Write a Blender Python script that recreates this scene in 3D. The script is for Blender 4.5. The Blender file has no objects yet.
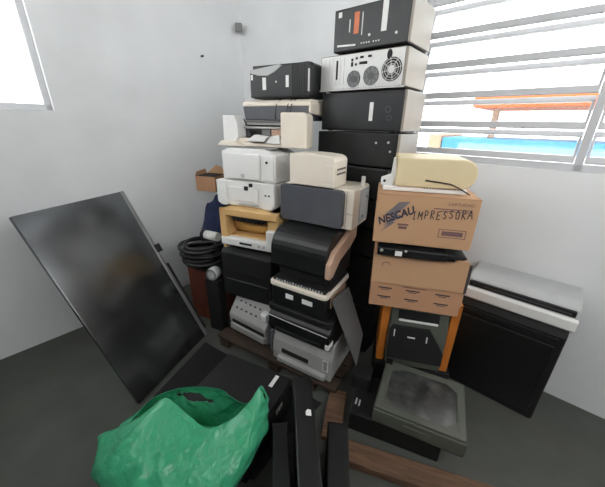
import bpy, bmesh, math, random
from math import sin, cos, pi, radians, hypot
from mathutils import Vector, Matrix
random.seed(7)
SC = bpy.context.scene
COL = SC.collection

# ------------------------------------------------------------------ materials
def S(r, g, b):
    f = lambda c: (c/255/12.92) if c/255 <= .04045 else ((c/255+.055)/1.055)**2.4
    return (f(r), f(g), f(b), 1.0)

MATS = {}
def mat(name, col, rough=.5, metal=0.0, var=.12, scale=9.0, bump=0.0, bscale=60.0, spec=.5, dust=None, dust_amt=.3):
    """Principled material with noise-driven tone and gloss variation; dust = colour of blotchy wear."""
    if name in MATS: return MATS[name]
    m = bpy.data.materials.new(name); m.use_nodes = True
    nt = m.node_tree; N = nt.nodes; L = nt.links
    b = N['Principled BSDF']
    tc = N.new('ShaderNodeTexCoord')
    n = N.new('ShaderNodeTexNoise'); n.inputs['Scale'].default_value = scale; n.inputs['Detail'].default_value = 5
    L.new(tc.outputs['Object'], n.inputs['Vector'])
    r = N.new('ShaderNodeValToRGB'); e = r.color_ramp.elements
    e[0].position = .3; e[1].position = .72
    e[0].color = (col[0]*(1-var), col[1]*(1-var), col[2]*(1-var), 1)
    e[1].color = (min(1, col[0]*(1+var)), min(1, col[1]*(1+var)), min(1, col[2]*(1+var)), 1)
    L.new(n.outputs['Fac'], r.inputs['Fac'])
    out = r.outputs['Color']
    if dust:
        n2 = N.new('ShaderNodeTexNoise'); n2.inputs['Scale'].default_value = scale*.45; n2.inputs['Detail'].default_value = 8
        L.new(tc.outputs['Object'], n2.inputs['Vector'])
        r2 = N.new('ShaderNodeValToRGB'); r2.color_ramp.elements[0].position = .5; r2.color_ramp.elements[1].position = .75
        r2.color_ramp.elements[1].color = (dust_amt, dust_amt, dust_amt, 1)
        L.new(n2.outputs['Fac'], r2.inputs['Fac'])
        mx = N.new('ShaderNodeMix'); mx.data_type = 'RGBA'
        L.new(r2.outputs['Color'], mx.inputs[0]); L.new(out, mx.inputs[6]); mx.inputs[7].default_value = dust
        out = mx.outputs[2]
    L.new(out, b.inputs['Base Color'])
    mr = N.new('ShaderNodeMapRange'); mr.inputs[3].default_value = max(0, rough-.08); mr.inputs[4].default_value = min(1, rough+.08)
    L.new(n.outputs['Fac'], mr.inputs[0]); L.new(mr.outputs[0], b.inputs['Roughness'])
    b.inputs['Metallic'].default_value = metal
    b.inputs['Specular IOR Level'].default_value = spec
    if bump:
        n3 = N.new('ShaderNodeTexNoise'); n3.inputs['Scale'].default_value = bscale; n3.inputs['Detail'].default_value = 3
        L.new(tc.outputs['Object'], n3.inputs['Vector'])
        bp = N.new('ShaderNodeBump'); bp.inputs['Strength'].default_value = bump; bp.inputs['Distance'].default_value = .01
        L.new(n3.outputs['Fac'], bp.inputs['Height']); L.new(bp.outputs[0], b.inputs['Normal'])
    MATS[name] = m
    return m

M_WALL = mat('painted_plaster', S(232, 234, 235), .75, var=.035, scale=2.2, bump=.12, bscale=14, dust=S(200, 202, 203), dust_amt=.5)
M_WALLD = mat('bounce_cutting_dark_grey', S(52, 53, 54), .85, var=.08, scale=3)  # tone chosen dark to cut light bouncing off the unseen walls
M_CEIL = mat('ceiling_paint', S(150, 150, 147), .85, var=.03, scale=2)
M_FLOOR = mat('grey_concrete', S(78, 81, 76), .8, var=.15, scale=5, bump=.2, bscale=40, dust=S(80, 78, 72), dust_amt=.6)
M_WHITE = mat('white_plastic', S(226, 226, 224), .45, var=.03, scale=6, dust=S(196, 190, 180), dust_amt=.25)
M_CREAM = mat('cream_plastic', S(226, 217, 203), .5, var=.03, scale=6, dust=S(196, 182, 160), dust_amt=.35)
M_AGED = mat('yellowed_plastic', S(206, 168, 112), .5, var=.07, scale=8, dust=S(222, 190, 140), dust_amt=.4)
M_OCHRE = mat('ochre_roller', S(196, 150, 82), .5, var=.08, scale=12)
M_BEIGE = mat('beige_cover', S(214, 198, 160), .5, var=.04, scale=5, dust=S(190, 168, 124), dust_amt=.4)
M_PINKB = mat('tan_plastic', S(190, 158, 136), .55, var=.08, scale=8, dust=S(150, 120, 100), dust_amt=.4)
M_LGREY = mat('light_grey_plastic', S(176, 178, 178), .5, var=.05, scale=8, dust=S(140, 138, 134), dust_amt=.4)
M_GREYP = mat('shade_darkened_grey_plastic', S(158, 158, 155), .5, var=.05, scale=8, dust=S(100, 98, 94), dust_amt=.4)  # light grey darkened: shade low in the stacks is put into the colour
M_MGREY = mat('mid_grey_plastic', S(120, 121, 122), .5, var=.06, scale=8, dust=S(150, 148, 144), dust_amt=.3)
M_DGREY = mat('slate_grey_plastic', S(76, 78, 84), .5, var=.05, scale=7, dust=S(120, 118, 116), dust_amt=.3)
M_OLIVE = mat('olive_grey_plastic', S(78, 81, 73), .55, var=.06, scale=8, dust=S(104, 102, 92), dust_amt=.35)
M_BLACK = mat('black_plastic', S(16, 17, 18), .42, var=.12, scale=8, dust=S(44, 44, 44), dust_amt=.35)
M_BLACKM = mat('matte_black', S(13, 13, 14), .65, var=.15, scale=8, dust=S(36, 35, 34), dust_amt=.35)
M_PCBLK = mat('black_case_paint', S(20, 22, 25), .4, var=.1, scale=6, dust=S(52, 54, 56), dust_amt=.3)
M_PCBEI = mat('case_side_steel', S(146, 140, 131), .45, metal=.15, var=.06, scale=6, dust=S(150, 140, 128), dust_amt=.4)
M_STEEL = mat('galvanised_steel', S(188, 188, 186), .4, metal=.35, var=.07, scale=10)
M_DARKM = mat('dark_metal', S(78, 79, 80), .4, metal=.5, var=.1, scale=10)
M_SHEET = mat('bare_grey_sheet', S(112, 113, 114), .4, metal=.35, var=.12, scale=5, dust=S(90, 88, 84), dust_amt=.5)
M_HOLE = mat('dark_recess', S(14, 14, 15), .7, var=.05)
M_PAPER = mat('white_sticker', S(226, 226, 224), .6, var=.03, scale=30)
M_ORLAB = mat('orange_sticker', S(206, 120, 84), .6, var=.08, scale=40)
M_CARD = mat('cardboard', S(186, 147, 112), .85, var=.05, scale=5, bump=.06, bscale=30, dust=S(160, 120, 90), dust_amt=.4)
M_CARDL = mat('cardboard_pale', S(180, 136, 104), .85, var=.05, scale=6, bump=.06, bscale=30)
M_INK = mat('dark_print_ink', S(52, 50, 62), .8, var=.15, scale=40)
M_INKF = mat('faded_print_ink', S(112, 84, 84), .85, var=.1, scale=40)
M_BOLT = mat('grey_print_ink', S(112, 104, 108), .85, var=.12, scale=40)
M_MARK = mat('marker_ink', S(62, 54, 56), .8, var=.15, scale=40)
M_ORANGE = mat('orange_wood', S(196, 116, 42), .5, var=.14, scale=7, dust=S(140, 78, 30), dust_amt=.5)
M_GLASS_D = mat('black_glass_panel', S(112, 114, 116), .2, metal=.9, var=.14, scale=4, dust=S(150, 146, 138), dust_amt=.25)
M_ALU = mat('aluminium_trim', S(150, 150, 150), .35, metal=.7, var=.06)
M_NAVY = mat('navy_fabric', S(38, 48, 82), .9, var=.2, scale=18, bump=.4, bscale=50)
M_RED = mat('red_print_card', S(88, 40, 26), .7, var=.25, scale=9, dust=S(150, 84, 44), dust_amt=.9)
M_RUBBER = mat('black_rubber', S(24, 24, 26), .5, var=.1)
M_FRES = mat('fresnel_glass', S(92, 94, 92), .18, var=.25, scale=7, spec=1.0, dust=S(150, 152, 148), dust_amt=.5)
M_FRAMEW = mat('painted_window_steel', S(196, 197, 200), .5, var=.05, scale=9)
M_BLUEW = mat('blue_outside_paint', S(44, 120, 165), .8, var=.06, scale=3)
M_ORAW = mat('orange_outside_paint', S(190, 84, 34), .8, var=.06, scale=3)
M_PEACH = mat('peach_outside_paint', S(160, 132, 110), .8, var=.05, scale=3)
M_PALE = mat('pale_outside_concrete', S(224, 224, 220), .85, var=.04, scale=2)

def wood_mat(name, c1, c2):
    m = bpy.data.materials.new(name); m.use_nodes = True
    nt = m.node_tree; N = nt.nodes; L = nt.links; b = N['Principled BSDF']
    tc = N.new('ShaderNodeTexCoord'); mp = N.new('ShaderNodeMapping')
    mp.inputs['Scale'].default_value = (1.2, 14, 14)
    L.new(tc.outputs['Object'], mp.inputs[0])
    n = N.new('ShaderNodeTexNoise'); n.inputs['Scale'].default_value = 4; n.inputs['Detail'].default_value = 8; n.inputs['Distortion'].default_value = 1.2
    L.new(mp.outputs[0], n.inputs['Vector'])
    r = N.new('ShaderNodeValToRGB'); r.color_ramp.elements[0].position = .3; r.color_ramp.elements[1].position = .7
    r.color_ramp.elements[0].color = c1; r.color_ramp.elements[1].color = c2
    L.new(n.outputs['Fac'], r.inputs[0]); L.new(r.outputs[0], b.inputs['Base Color'])
    b.inputs['Roughness'].default_value = .8
    bp = N.new('ShaderNodeBump'); bp.inputs['Strength'].default_value = .3; bp.inputs['Distance'].default_value = .005
    L.new(n.outputs['Fac'], bp.inputs['Height']); L.new(bp.outputs[0], b.inputs['Normal'])
    return m
M_WOOD = wood_mat('weathered_plank', S(78, 57, 43), S(120, 90, 68))
M_WOODD = wood_mat('dark_plank', S(36, 27, 21), S(66, 49, 37))

def bag_mat():
    m = bpy.data.materials.new('green_film'); m.use_nodes = True
    nt = m.node_tree; N = nt.nodes; L = nt.links; N.clear()
    out = N.new('ShaderNodeOutputMaterial')
    tc = N.new('ShaderNodeTexCoord')
    n = N.new('ShaderNodeTexNoise'); n.inputs['Scale'].default_value = 9; n.inputs['Detail'].default_value = 6
    L.new(tc.outputs['Object'], n.inputs['Vector'])
    r = N.new('ShaderNodeValToRGB'); r.color_ramp.elements[0].color = S(60, 198, 144); r.color_ramp.elements[1].color = S(118, 232, 186)
    L.new(n.outputs['Fac'], r.inputs[0])
    d = N.new('ShaderNodeBsdfDiffuse'); t = N.new('ShaderNodeBsdfTranslucent'); g = N.new('ShaderNodeBsdfGlossy'); tr = N.new('ShaderNodeBsdfTransparent')
    L.new(r.outputs[0], d.inputs[0]); L.new(r.outputs[0], t.inputs[0])
    tr.inputs[0].default_value = S(120, 215, 170)
    g.inputs['Roughness'].default_value = .16
    m1 = N.new('ShaderNodeMixShader'); m1.inputs[0].default_value = .45
    L.new(d.outputs[0], m1.inputs[1]); L.new(t.outputs[0], m1.inputs[2])
    m2 = N.new('ShaderNodeMixShader'); m2.inputs[0].default_value = .24
    L.new(m1.outputs[0], m2.inputs[1]); L.new(tr.outputs[0], m2.inputs[2])
    fr = N.new('ShaderNodeFresnel'); fr.inputs[0].default_value = 1.45
    m3 = N.new('ShaderNodeMixShader'); L.new(fr.outputs[0], m3.inputs[0])
    L.new(m2.outputs[0], m3.inputs[1]); L.new(g.outputs[0], m3.inputs[2])
    L.new(m3.outputs[0], out.inputs[0])
    w = N.new('ShaderNodeTexNoise'); w.inputs['Scale'].default_value = 16; w.inputs['Detail'].default_value = 3; w.inputs['Distortion'].default_value = 1.0
    L.new(tc.outputs['Object'], w.inputs['Vector'])
    bp = N.new('ShaderNodeBump'); bp.inputs['Strength'].default_value = .4; bp.inputs['Distance'].default_value = .02
    vo = N.new('ShaderNodeTexVoronoi'); vo.feature = 'DISTANCE_TO_EDGE'; vo.inputs['Scale'].default_value = 13
    ad = N.new('ShaderNodeVectorMath'); ad.operation = 'MULTIPLY_ADD'; ad.inputs[1].default_value = (.09, .09, .09)
    L.new(w.outputs['Color'], ad.inputs[0]); L.new(tc.outputs['Object'], ad.inputs[2]); L.new(ad.outputs[0], vo.inputs['Vector'])
    mm = N.new('ShaderNodeMath'); mm.operation = 'ADD'; L.new(vo.outputs['Distance'], mm.inputs[0]); L.new(w.outputs['Fac'], mm.inputs[1])
    L.new(mm.outputs[0], bp.inputs['Height'])
    for q in (d, t, g): L.new(bp.outputs[0], q.inputs['Normal'])
    return m
M_BAG = bag_mat()

def pane_mat():
    m = bpy.data.materials.new('dusty_window_glass'); m.use_nodes = True
    nt = m.node_tree; N = nt.nodes; L = nt.links; N.clear()
    out = N.new('ShaderNodeOutputMaterial'); tc = N.new('ShaderNodeTexCoord')
    n = N.new('ShaderNodeTexNoise'); n.inputs['Scale'].default_value = 5; L.new(tc.outputs['Object'], n.inputs['Vector'])
    mr = N.new('ShaderNodeMapRange'); mr.inputs[3].default_value = .02; mr.inputs[4].default_value = .1; L.new(n.outputs['Fac'], mr.inputs[0])
    t = N.new('ShaderNodeBsdfTransparent'); t.inputs[0].default_value = (.96, .98, .98, 1)
    g = N.new('ShaderNodeBsdfGlossy'); g.inputs['Roughness'].default_value = .05
    d = N.new('ShaderNodeBsdfDiffuse'); d.inputs[0].default_value = (.7, .72, .72, 1)
    a = N.new('ShaderNodeMixShader'); L.new(mr.outputs[0], a.inputs[0]); L.new(t.outputs[0], a.inputs[1]); L.new(d.outputs[0], a.inputs[2])
    b = N.new('ShaderNodeMixShader'); b.inputs[0].default_value = .06; L.new(a.outputs[0], b.inputs[1]); L.new(g.outputs[0], b.inputs[2])
    L.new(b.outputs[0], out.inputs[0])
    return m
M_PANE = pane_mat()

# ------------------------------------------------------------------ mesh helpers
class MB:
    """Collects shapes, then links them as one mesh object."""
    def __init__(self):
        self.bm = bmesh.new(); self.mi = 0
    def _mark(self, faces):
        for f in faces: f.material_index = self.mi
    def m(self, i): self.mi = i; return self
    def _take(self, tmp, M=None, smooth=False):
        if M is not None: bmesh.ops.transform(tmp, matrix=M, verts=tmp.verts)
        vm = {}
        for v in tmp.verts: vm[v] = self.bm.verts.new(v.co)
        for f in tmp.faces:
            try:
                nf = self.bm.faces.new([vm[v] for v in f.verts])
                nf.material_index = self.mi; nf.smooth = smooth or f.smooth
            except ValueError: pass
        tmp.free()
    def box(self, x0, x1, y0, y1, z0, z1, bev=.004, seg=2, rot=None, piv=None):
        t = bmesh.new()
        bmesh.ops.create_cube(t, size=1)
        for v in t.verts:
            v.co = Vector(((x0+x1)/2 + v.co.x*(x1-x0), (y0+y1)/2 + v.co.y*(y1-y0), (z0+z1)/2 + v.co.z*(z1-z0)))
        b = min(bev, .45*min(abs(x1-x0), abs(y1-y0), abs(z1-z0)))
        if b > 1e-5: bmesh.ops.bevel(t, geom=t.edges[:], offset=b, segments=seg, profile=.5, affect='EDGES')
        M = None
        if rot is not None:
            p = Vector(piv or ((x0+x1)/2, (y0+y1)/2, (z0+z1)/2))
            M = Matrix.Translation(p) @ rot @ Matrix.Translation(-p)
        self._take(t, M); return self
    def prism(self, pts, a0, a1, axis='x', bev=.004, seg=2, M=None, smooth=False):
        """Polygon pts (u,v) extruded along axis from a0 to a1. x: (y,z); y: (x,z); z: (x,y)."""
        t = bmesh.new()
        def P(u, v, a): return {'x': (a, u, v), 'y': (u, a, v), 'z': (u, v, a)}[axis]
        A = [t.verts.new(P(u, v, a0)) for u, v in pts]; B = [t.verts.new(P(u, v, a1)) for u, v in pts]
        n = len(pts)
        t.faces.new(A); t.faces.new(B[::-1])
        for i in range(n):
            f = t.faces.new((A[i], B[i], B[(i+1) % n], A[(i+1) % n])); f.smooth = smooth
        bmesh.ops.recalc_face_normals(t, faces=t.faces[:])
        if bev > 1e-5:
            es = [e for e in t.edges if len(e.link_faces) == 2 and e.calc_face_angle(0) > .5]
            bmesh.ops.bevel(t, geom=es, offset=bev, segments=seg, profile=.5, affect='EDGES')
        self._take(t, M); return self
    def cyl(self, c, r, h, axis='z', n=24, r2=None, bev=0, M=None):
        t = bmesh.new()
        bmesh.ops.create_cone(t, cap_ends=True, segments=n, radius1=r, radius2=r if r2 is None else r2, depth=h)
        for f in t.faces: f.smooth = len(f.verts) == 4
        R = {'z': Matrix(), 'x': Matrix.Rotation(pi/2, 4, 'Y'), 'y': Matrix.Rotation(pi/2, 4, 'X')}[axis]
        T = Matrix.Translation(Vector(c)) @ R
        self._take(t, T if M is None else M @ T); return self
    def ring(self, c, r0, r1, axis='y', n=28, depth=.002):
        t = bmesh.new()
        rows = []
        for r, d in ((r0, -depth/2), (r1, -depth/2), (r1, depth/2), (r0, depth/2)):
            rows.append([t.verts.new((r*cos(2*pi*i/n), r*sin(2*pi*i/n), d)) for i in range(n)])
        for k in range(4):
            A, B = rows[k], rows[(k+1) % 4]
            for i in range(n): t.faces.new((A[i], A[(i+1) % n], B[(i+1) % n], B[i]))
        bmesh.ops.recalc_face_normals(t, faces=t.faces[:])
        R = {'z': Matrix(), 'x': Matrix.Rotation(pi/2, 4, 'Y'), 'y': Matrix.Rotation(pi/2, 4, 'X')}[axis]
        self._take(t, Matrix.Translation(Vector(c)) @ R); return self
    def tube(self, pts, r, n=8):
        pts = [Vector(p) for p in pts]; t = bmesh.new(); rows = []
        up = Vector((.13, .21, .97))
        for i, p in enumerate(pts):
            d = (pts[min(i+1, len(pts)-1)] - pts[max(i-1, 0)]).normalized()
            a = d.cross(up); a = a.normalized() if a.length > 1e-4 else Vector((1, 0, 0)); b = d.cross(a)
            rr = r[i] if isinstance(r, (list, tuple)) else r
            rows.append([t.verts.new(p + a*rr*cos(2*pi*k/n) + b*rr*sin(2*pi*k/n)) for k in range(n)])
        for A, B in zip(rows, rows[1:]):
            for k in range(n):
                f = t.faces.new((A[k], A[(k+1) % n], B[(k+1) % n], B[k])); f.smooth = True
        t.faces.new(rows[0][::-1]); t.faces.new(rows[-1])
        bmesh.ops.recalc_face_normals(t, faces=t.faces[:])
        self._take(t); return self
    def blob(self, c, rx, ry, rz, amp=.0, seed=0, sub=4, M=None):
        from mathutils import noise
        t = bmesh.new(); bmesh.ops.create_icosphere(t, subdivisions=sub, radius=1)
        for v in t.verts:
            d = v.co.normalized(); k = 1 + amp*noise.noise(d*2.2+Vector((seed, seed*1.7, 0))) + amp*.5*noise.noise(d*6+Vector((seed, 3, 0)))
            v.co = Vector((d.x*rx*k, d.y*ry*k, max(d.z, -.8)*rz*k)) + Vector(c)
        for f in t.faces: f.smooth = True
        self._take(t, M); return self
    def done(self, name, mats, parent=None):
        me = bpy.data.meshes.new(name); self.bm.to_mesh(me); self.bm.free()
        for q in (mats if isinstance(mats, (list, tuple)) else [mats]): me.materials.append(q)
        o = bpy.data.objects.new(name, me); COL.objects.link(o)
        if parent is not None: o.parent = parent
        return o

def tag(o, label=None, cat=None, group=None, kind=None):
    if label: o['label'] = label
    if cat: o['category'] = cat
    if group: o['group'] = group
    if kind: o['kind'] = kind
    return o

def thing(name, label, cat, loc, yaw=0.0, group=None):
    o = bpy.data.objects.new(name, None); COL.objects.link(o)
    o.empty_display_size = .05
    o.location = loc; o.rotation_euler = (0, 0, radians(yaw))
    return tag(o, label, cat, group)

def axes(yaw):
    t = radians(yaw); return Vector((cos(t), sin(t), 0)), Vector((-sin(t), cos(t), 0))

def put(name, label, cat, corner, z, yaw, w, d, group=None):
    """An Empty at the base centre of a thing whose front right bottom corner stands at `corner`."""
    ax, dp = axes(yaw)
    c = Vector((corner[0], corner[1], z)) - ax*w/2 + dp*d/2
    return thing(name, label, cat, c, yaw, group)

def text_mesh(txt, size, depth=.0004, shear=0.0, bold=0.0):
    cu = bpy.data.curves.new('lettering', 'FONT'); cu.body = txt; cu.size = size; cu.shear = shear; cu.offset = bold
    cu.extrude = depth; cu.align_x = 'CENTER'; cu.align_y = 'CENTER'; cu.resolution_u = 3
    o = bpy.data.objects.new('tmp_lettering', cu); COL.objects.link(o)
    dg = bpy.context.evaluated_depsgraph_get()
    me = bpy.data.meshes.new_from_object(o.evaluated_get(dg))
    bpy.data.objects.remove(o); bpy.data.curves.remove(cu)
    return me
def lettering(name, txt, size, loc, parent, m, shear=0, roll=0, bold=0, sx=1.0):
    me = text_mesh(txt, size, shear=shear, bold=bold); me.name = name
    me.materials.clear(); me.materials.append(m)
    o = bpy.data.objects.new(name, me); COL.objects.link(o); o.parent = parent
    o.location = loc; o.rotation_euler = (pi/2, radians(roll), 0); o.scale = (sx, 1, 1)
    return o

# ------------------------------------------------------------------ the setting
WN = Vector((.656, .755, 0)); WA = Vector((.755, -.656, 0))     # window wall: direction into the wall, direction along it (towards the right)
W0 = Vector((.783, 1.935, 0)); CORNER = Vector((-.590, 3.128, 0))
def struct(o): return tag(o, kind='structure')

def wall_frame(o, origin, yaw):
    o.location = origin; o.rotation_euler = (0, 0, radians(yaw)); return o
WYAW = math.degrees(math.atan2(WA.y, WA.x))
LW = 1.82                      # distance from the room corner to W0 along the window wall
win_l, win_r, win_b, win_t = LW-.15, LW+1.55, 1.30, 2.62
H_C = 2.9
b = MB()
b.box(0, win_l, 0, .15, 0, H_C, 0); b.box(win_r, 4.6, 0, .15, 0, H_C, 0)
b.box(win_l, win_r, 0, .15, 0, win_b, 0); b.box(win_l, win_r, 0, .15, win_t, H_C, 0)
wall_back = struct(wall_frame(b.done('wall_back', M_WALL), CORNER, WYAW))
YR = -2.95
b = MB(); b.box(-.15, 0, -1.50, .15, 0, H_C, 0); b.box(-.15, 0, YR, -1.50, 0, 1.55, 0); b.box(-.15, 0, YR, -1.50, 2.72, H_C, 0)
wall_left = struct(wall_frame(b.done('wall_left', M_WALL), CORNER, WYAW))
b = MB(); b.box(-.15, 4.6, YR-.15, YR, 0, 2.25, 0)  # unseen wall added dark and open above so daylight falls from high
struct(wall_frame(b.done('added_wall_rear', M_WALLD), CORNER, WYAW))
b = MB(); b.box(4.45, 4.6, YR, 0, 0, 1.9, 0)  # unseen wall added likewise, kept low and dark to limit bounced light
struct(wall_frame(b.done('added_wall_right', M_WALLD), CORNER, WYAW))
b = MB(); b.box(-.15, 4.6, YR-.15, .15, H_C, H_C+.12, 0)
struct(wall_frame(b.done('ceiling', M_CEIL), CORNER, WYAW))
b = MB(); b.box(-.15, 4.6, YR-.15, .15, -.1, 0, 0)
struct(wall_frame(b.done('floor', M_FLOOR), CORNER, WYAW))
b = MB(); b.box(-14, -.15, -14, 14, -.16, -.06, 0); b.box(-.15, 14, .15, 14, -.16, -.06, 0)
struct(wall_frame(b.done('ground_outside', M_PALE), CORNER, WYAW))

# window with horizontal pivoting panes in a steel frame
wf = wall_frame(bpy.data.objects.new('window_1', None), CORNER, WYAW); COL.objects.link(wf); struct(wf)
b = MB()
for x in (win_l, win_l+.86, win_r-.035): b.box(x, x+.035, .03, .08, win_b, win_t, .003)
b.box(win_l, win_r, .03, .08, win_b, win_b+.035, .003); b.box(win_l, win_r, .03, .08, win_t-.035, win_t, .003)
b.box(win_l-.02, win_l, .0, .15, win_b, win_t, .002)
b.done('window_frame', M_FRAMEW, wf)
nrow = 8; pitch = (win_t-win_b-.07)/nrow
for k in range(nrow):
    z = win_b+.035 + k*pitch
    for x0, x1 in ((win_l+.037, win_l+.858), (win_l+.897, win_r-.037)):
        tilt = Matrix.Rotation(radians(-14), 4, 'X')
        b = MB(); piv = ((x0+x1)/2, .055, z+pitch/2)
        b.box(x0, x1, .046, .064, z+.002, z+.034, .002, rot=tilt, piv=piv)
        b.box(x0, x1, .046, .064, z+pitch-.03, z+pitch-.004, .002, rot=tilt, piv=piv)
        for x in (x0, x1-.012): b.box(x, x+.012, .046, .064, z+.03, z+pitch-.03, .002, rot=tilt, piv=piv)
        sash = b.done('sash', M_FRAMEW, wf)
        b = MB(); b.box(x0+.012, x1-.012, .053, .057, z+.034, z+pitch-.03, 0, rot=tilt, piv=piv)
        b.done('pane', M_PANE, sash)

wf = wall_frame(bpy.data.objects.new('added_window', None), CORNER, WYAW); COL.objects.link(wf); struct(wf)  # window added to bring in high daylight and brighten the left edge
b = MB()
for y in (YR, -2.24, -1.535): b.box(-.09, -.04, y, y+.035, 1.55, 2.72, .003)
b.box(-.09, -.04, YR, -1.5, 1.55, 1.585, .003); b.box(-.09, -.04, YR, -1.5, 2.685, 2.72, .003)
b.done('window_frame', M_FRAMEW, wf)
for y0, y1 in ((YR+.035, -2.24), (-2.205, -1.535)):
    b = MB(); b.box(-.067, -.063, y0, y1, 1.585, 2.685, 0); b.done('pane', M_PANE, wf)

# what stands outside the window
def outside(name, x0, x1, y0, y1, z0, z1, m):
    b = MB(); b.box(x0, x1, y0, y1, z0, z1, .02)
    return wall_frame(b.done(name, m), CORNER, WYAW)
o = thing('garden_shed', 'blue shed with orange roof edge seen through the louvred window', 'shed', (0, 0, 0)); wall_frame(o, CORNER, WYAW)
b = MB(); b.box(.98, 5.0, 3.0, 4.2, 1.19, 1.34, .02); b.done('blue_wall', M_BLUEW, o)
b = MB(); b.box(.98, 5.0, 3.02, 4.2, -.06, 1.19, .01); b.done('plinth', M_PALE, o)
b = MB(); b.box(.78, .97, 2.98, 4.2, -.06, 1.38, .02); b.done('corner_post', M_PEACH, o)
for x in (1.5, 3.2, 4.8):
    b = MB(); b.box(x, x+.08, 3.4, 3.5, 1.34, 1.75, .01); b.done('post', M_PEACH, o)
b = MB(); b.box(1.31, 5.0, 2.98, 4.3, 1.74, 1.88, .02); b.done('roof_edge', M_ORAW, o)

# little fixtures on the walls
o = tag(MB().box(-.03, .03, -.05, -.004, -.032, .032, .008, 3).done('junction_box', M_MGREY), 'small grey junction box in the wall corner', 'junction box')
o.location = CORNER + Vector((-.014, -.012, 2.235)) - WN*.02 + WA*.0; o.rotation_euler = (0, 0, radians(WYAW+45)); 
o.location = CORNER + Vector((0, -.055, 2.26))
o = tag(MB().cyl((0, 0, 0), .008, .03, 'x').done('wall_nail', M_DARKM), 'dark nail in the bare left wall', 'nail')
wall_frame(o, CORNER + Vector((-.656, -.755, 0))*.42 + WA*.012 + Vector((0, 0, 2.0)), WYAW)

# ------------------------------------------------------------------ computer cases (stack by the window)
def dots(par, nm, m, pts, axis='y', h=.004, n=12):
    for x, y, z, r in pts:
        MB().cyl((x, y, z), r, h, axis, n).done(nm, m, par)
def case_body(t, w, d, h, m=M_PCBLK, side=M_PCBEI):
    b = MB()
    b.m(0).box(-w/2, w/2-.012, -d/2, d/2, .004, h-.004, .006)
    b.m(1).box(w/2-.016, w/2, -d/2+.004, d/2, .006, h-.006, .004)
    for x in (-w/2+.04, w/2-.07):
        for y in (-d/2+.04, d/2-.05): b.m(0).cyl((x, y, .002), .014, .005)
    return b.done('body', [m, side], t)

YP = -39
PCG = 'computer cases in the tall stack by the window'
# top case: lying with its stickered black face to the room
t = put('computer_case', 'topmost black computer case of the tall stack, face covered in stickers', 'computer', (.474, 1.580), 1.848, YP, .42, .27, PCG)
case_body(t, .42, .27, .195)
def plate(nm, m, x0, x1, z0, z1, par, y=-.135, th=.0016, roll=0):
    R = Matrix.Rotation(radians(roll), 4, 'Y')
    b = MB(); b.box(x0, x1, y-th, y+.0004, z0, z1, .0006, 1, rot=R); return b.done(nm, m, par)
plate('sticker', M_PAPER, -.185, -.165, .155, .178, t)['label'] = 'small white square sticker'
plate('sticker', M_ORLAB, -.09, -.062, .075, .165, t)['label'] = 'orange sticker'
plate('sticker', M_PAPER, .06, .088, .065, .185, t)['label'] = 'tall white sticker'
plate('sticker', M_PAPER, -.185, -.075, .026, .034, t, roll=3)['label'] = 'long white strip'
plate('sticker', M_STEEL, -.118, -.112, .085, .14, t)['label'] = 'thin grey strip'
plate('sticker', M_STEEL, -.046, -.041, .065, .16, t)['label'] = 'thin grey strip'
dots(t, 'screw', M_STEEL, [(-.04+i*.014+(.01 if i > 3 else 0), -.136, .03, .0035) for i in range(7)]+[(.14, -.136, .05, .006), (0, -.136, .06, .006)])

# second case: rear turned to the room, with fans and ports
t = put('computer_case', 'computer case showing its grey steel rear with fans and ports', 'computer', (.475, 1.580), 1.669, YP, .50, .27, PCG)
case_body(t, .50, .27, .176, M_PCBEI)
F_ = -.135
b = MB(); b.box(-.244, .236, F_-.003, F_+.002, .008, .168, .002); b.box(-.25, .25, F_-.006, F_, .0, .008, .002); b.done('rear_plate', M_STEEL, t)
def fan(cx, cz, r, grill, par):
    b = MB(); b.cyl((cx, F_-.002, cz), r, .006, 'y', 32); f = b.done('fan', M_MGREY if not grill else M_HOLE, par)
    b = MB()
    for k in range(3): b.ring((cx, F_-.0055, cz), r*(.42+.22*k), r*(.42+.22*k)+.0022, 'y', 32)
    b.cyl((cx, F_-.0055, cz), r*.34, .003, 'y', 20)
    for k in range(8):
        a = pi/4*k+.2
        R = Matrix.Rotation(-a, 4, 'Y')
        b.box(cx+r*.3, cx+r, F_-.0062, F_-.0045, cz-.0012, cz+.0012, 0, rot=R, piv=(cx, F_, cz))
    b.done('fan_guard', M_DARKM if not grill else M_STEEL, f)
fan(-.03, .052, .04, False, t); fan(.07, .06, .044, False, t); fan(.178, .08, .052, True, t)
b = MB()
for i in range(6): b.box(-.232+i*.024, -.213+i*.024, F_-.0048, F_-.002, .03, .155, .002)
b.done('slot_covers', M_STEEL, t)
b = MB(); b.box(-.143, -.131, F_-.006, F_-.003, .055, .145, .001); b.done('empty_slot', M_HOLE, t)
b = MB()
for x, z, w, h in ((-.045, .12, .012, .02), (-.045, .14, .012, .012), (-.02, .145, .012, .01), (.01, .148, .02, .01), (.02, .122, .045, .012), (-.022, .118, .012, .01), (.055, .148, .02, .01)):
    b.box(x-w/2, x+w/2, F_-.006, F_-.003, z-h/2, z+h/2, .001)
b.done('ports', M_HOLE, t)
b = MB(); b.prism([(.16+.013*cos(k*pi/8), .144+.022*sin(k*pi/8)) for k in range(16)], F_-.0052, F_-.003, 'y', 0); b.done('power_socket', M_HOLE, t)
dots(t, 'screw', M_STEEL, [(x, F_-.006, .012, .004) for x in (-.235, -.09, .0, .1, .225)])

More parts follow.
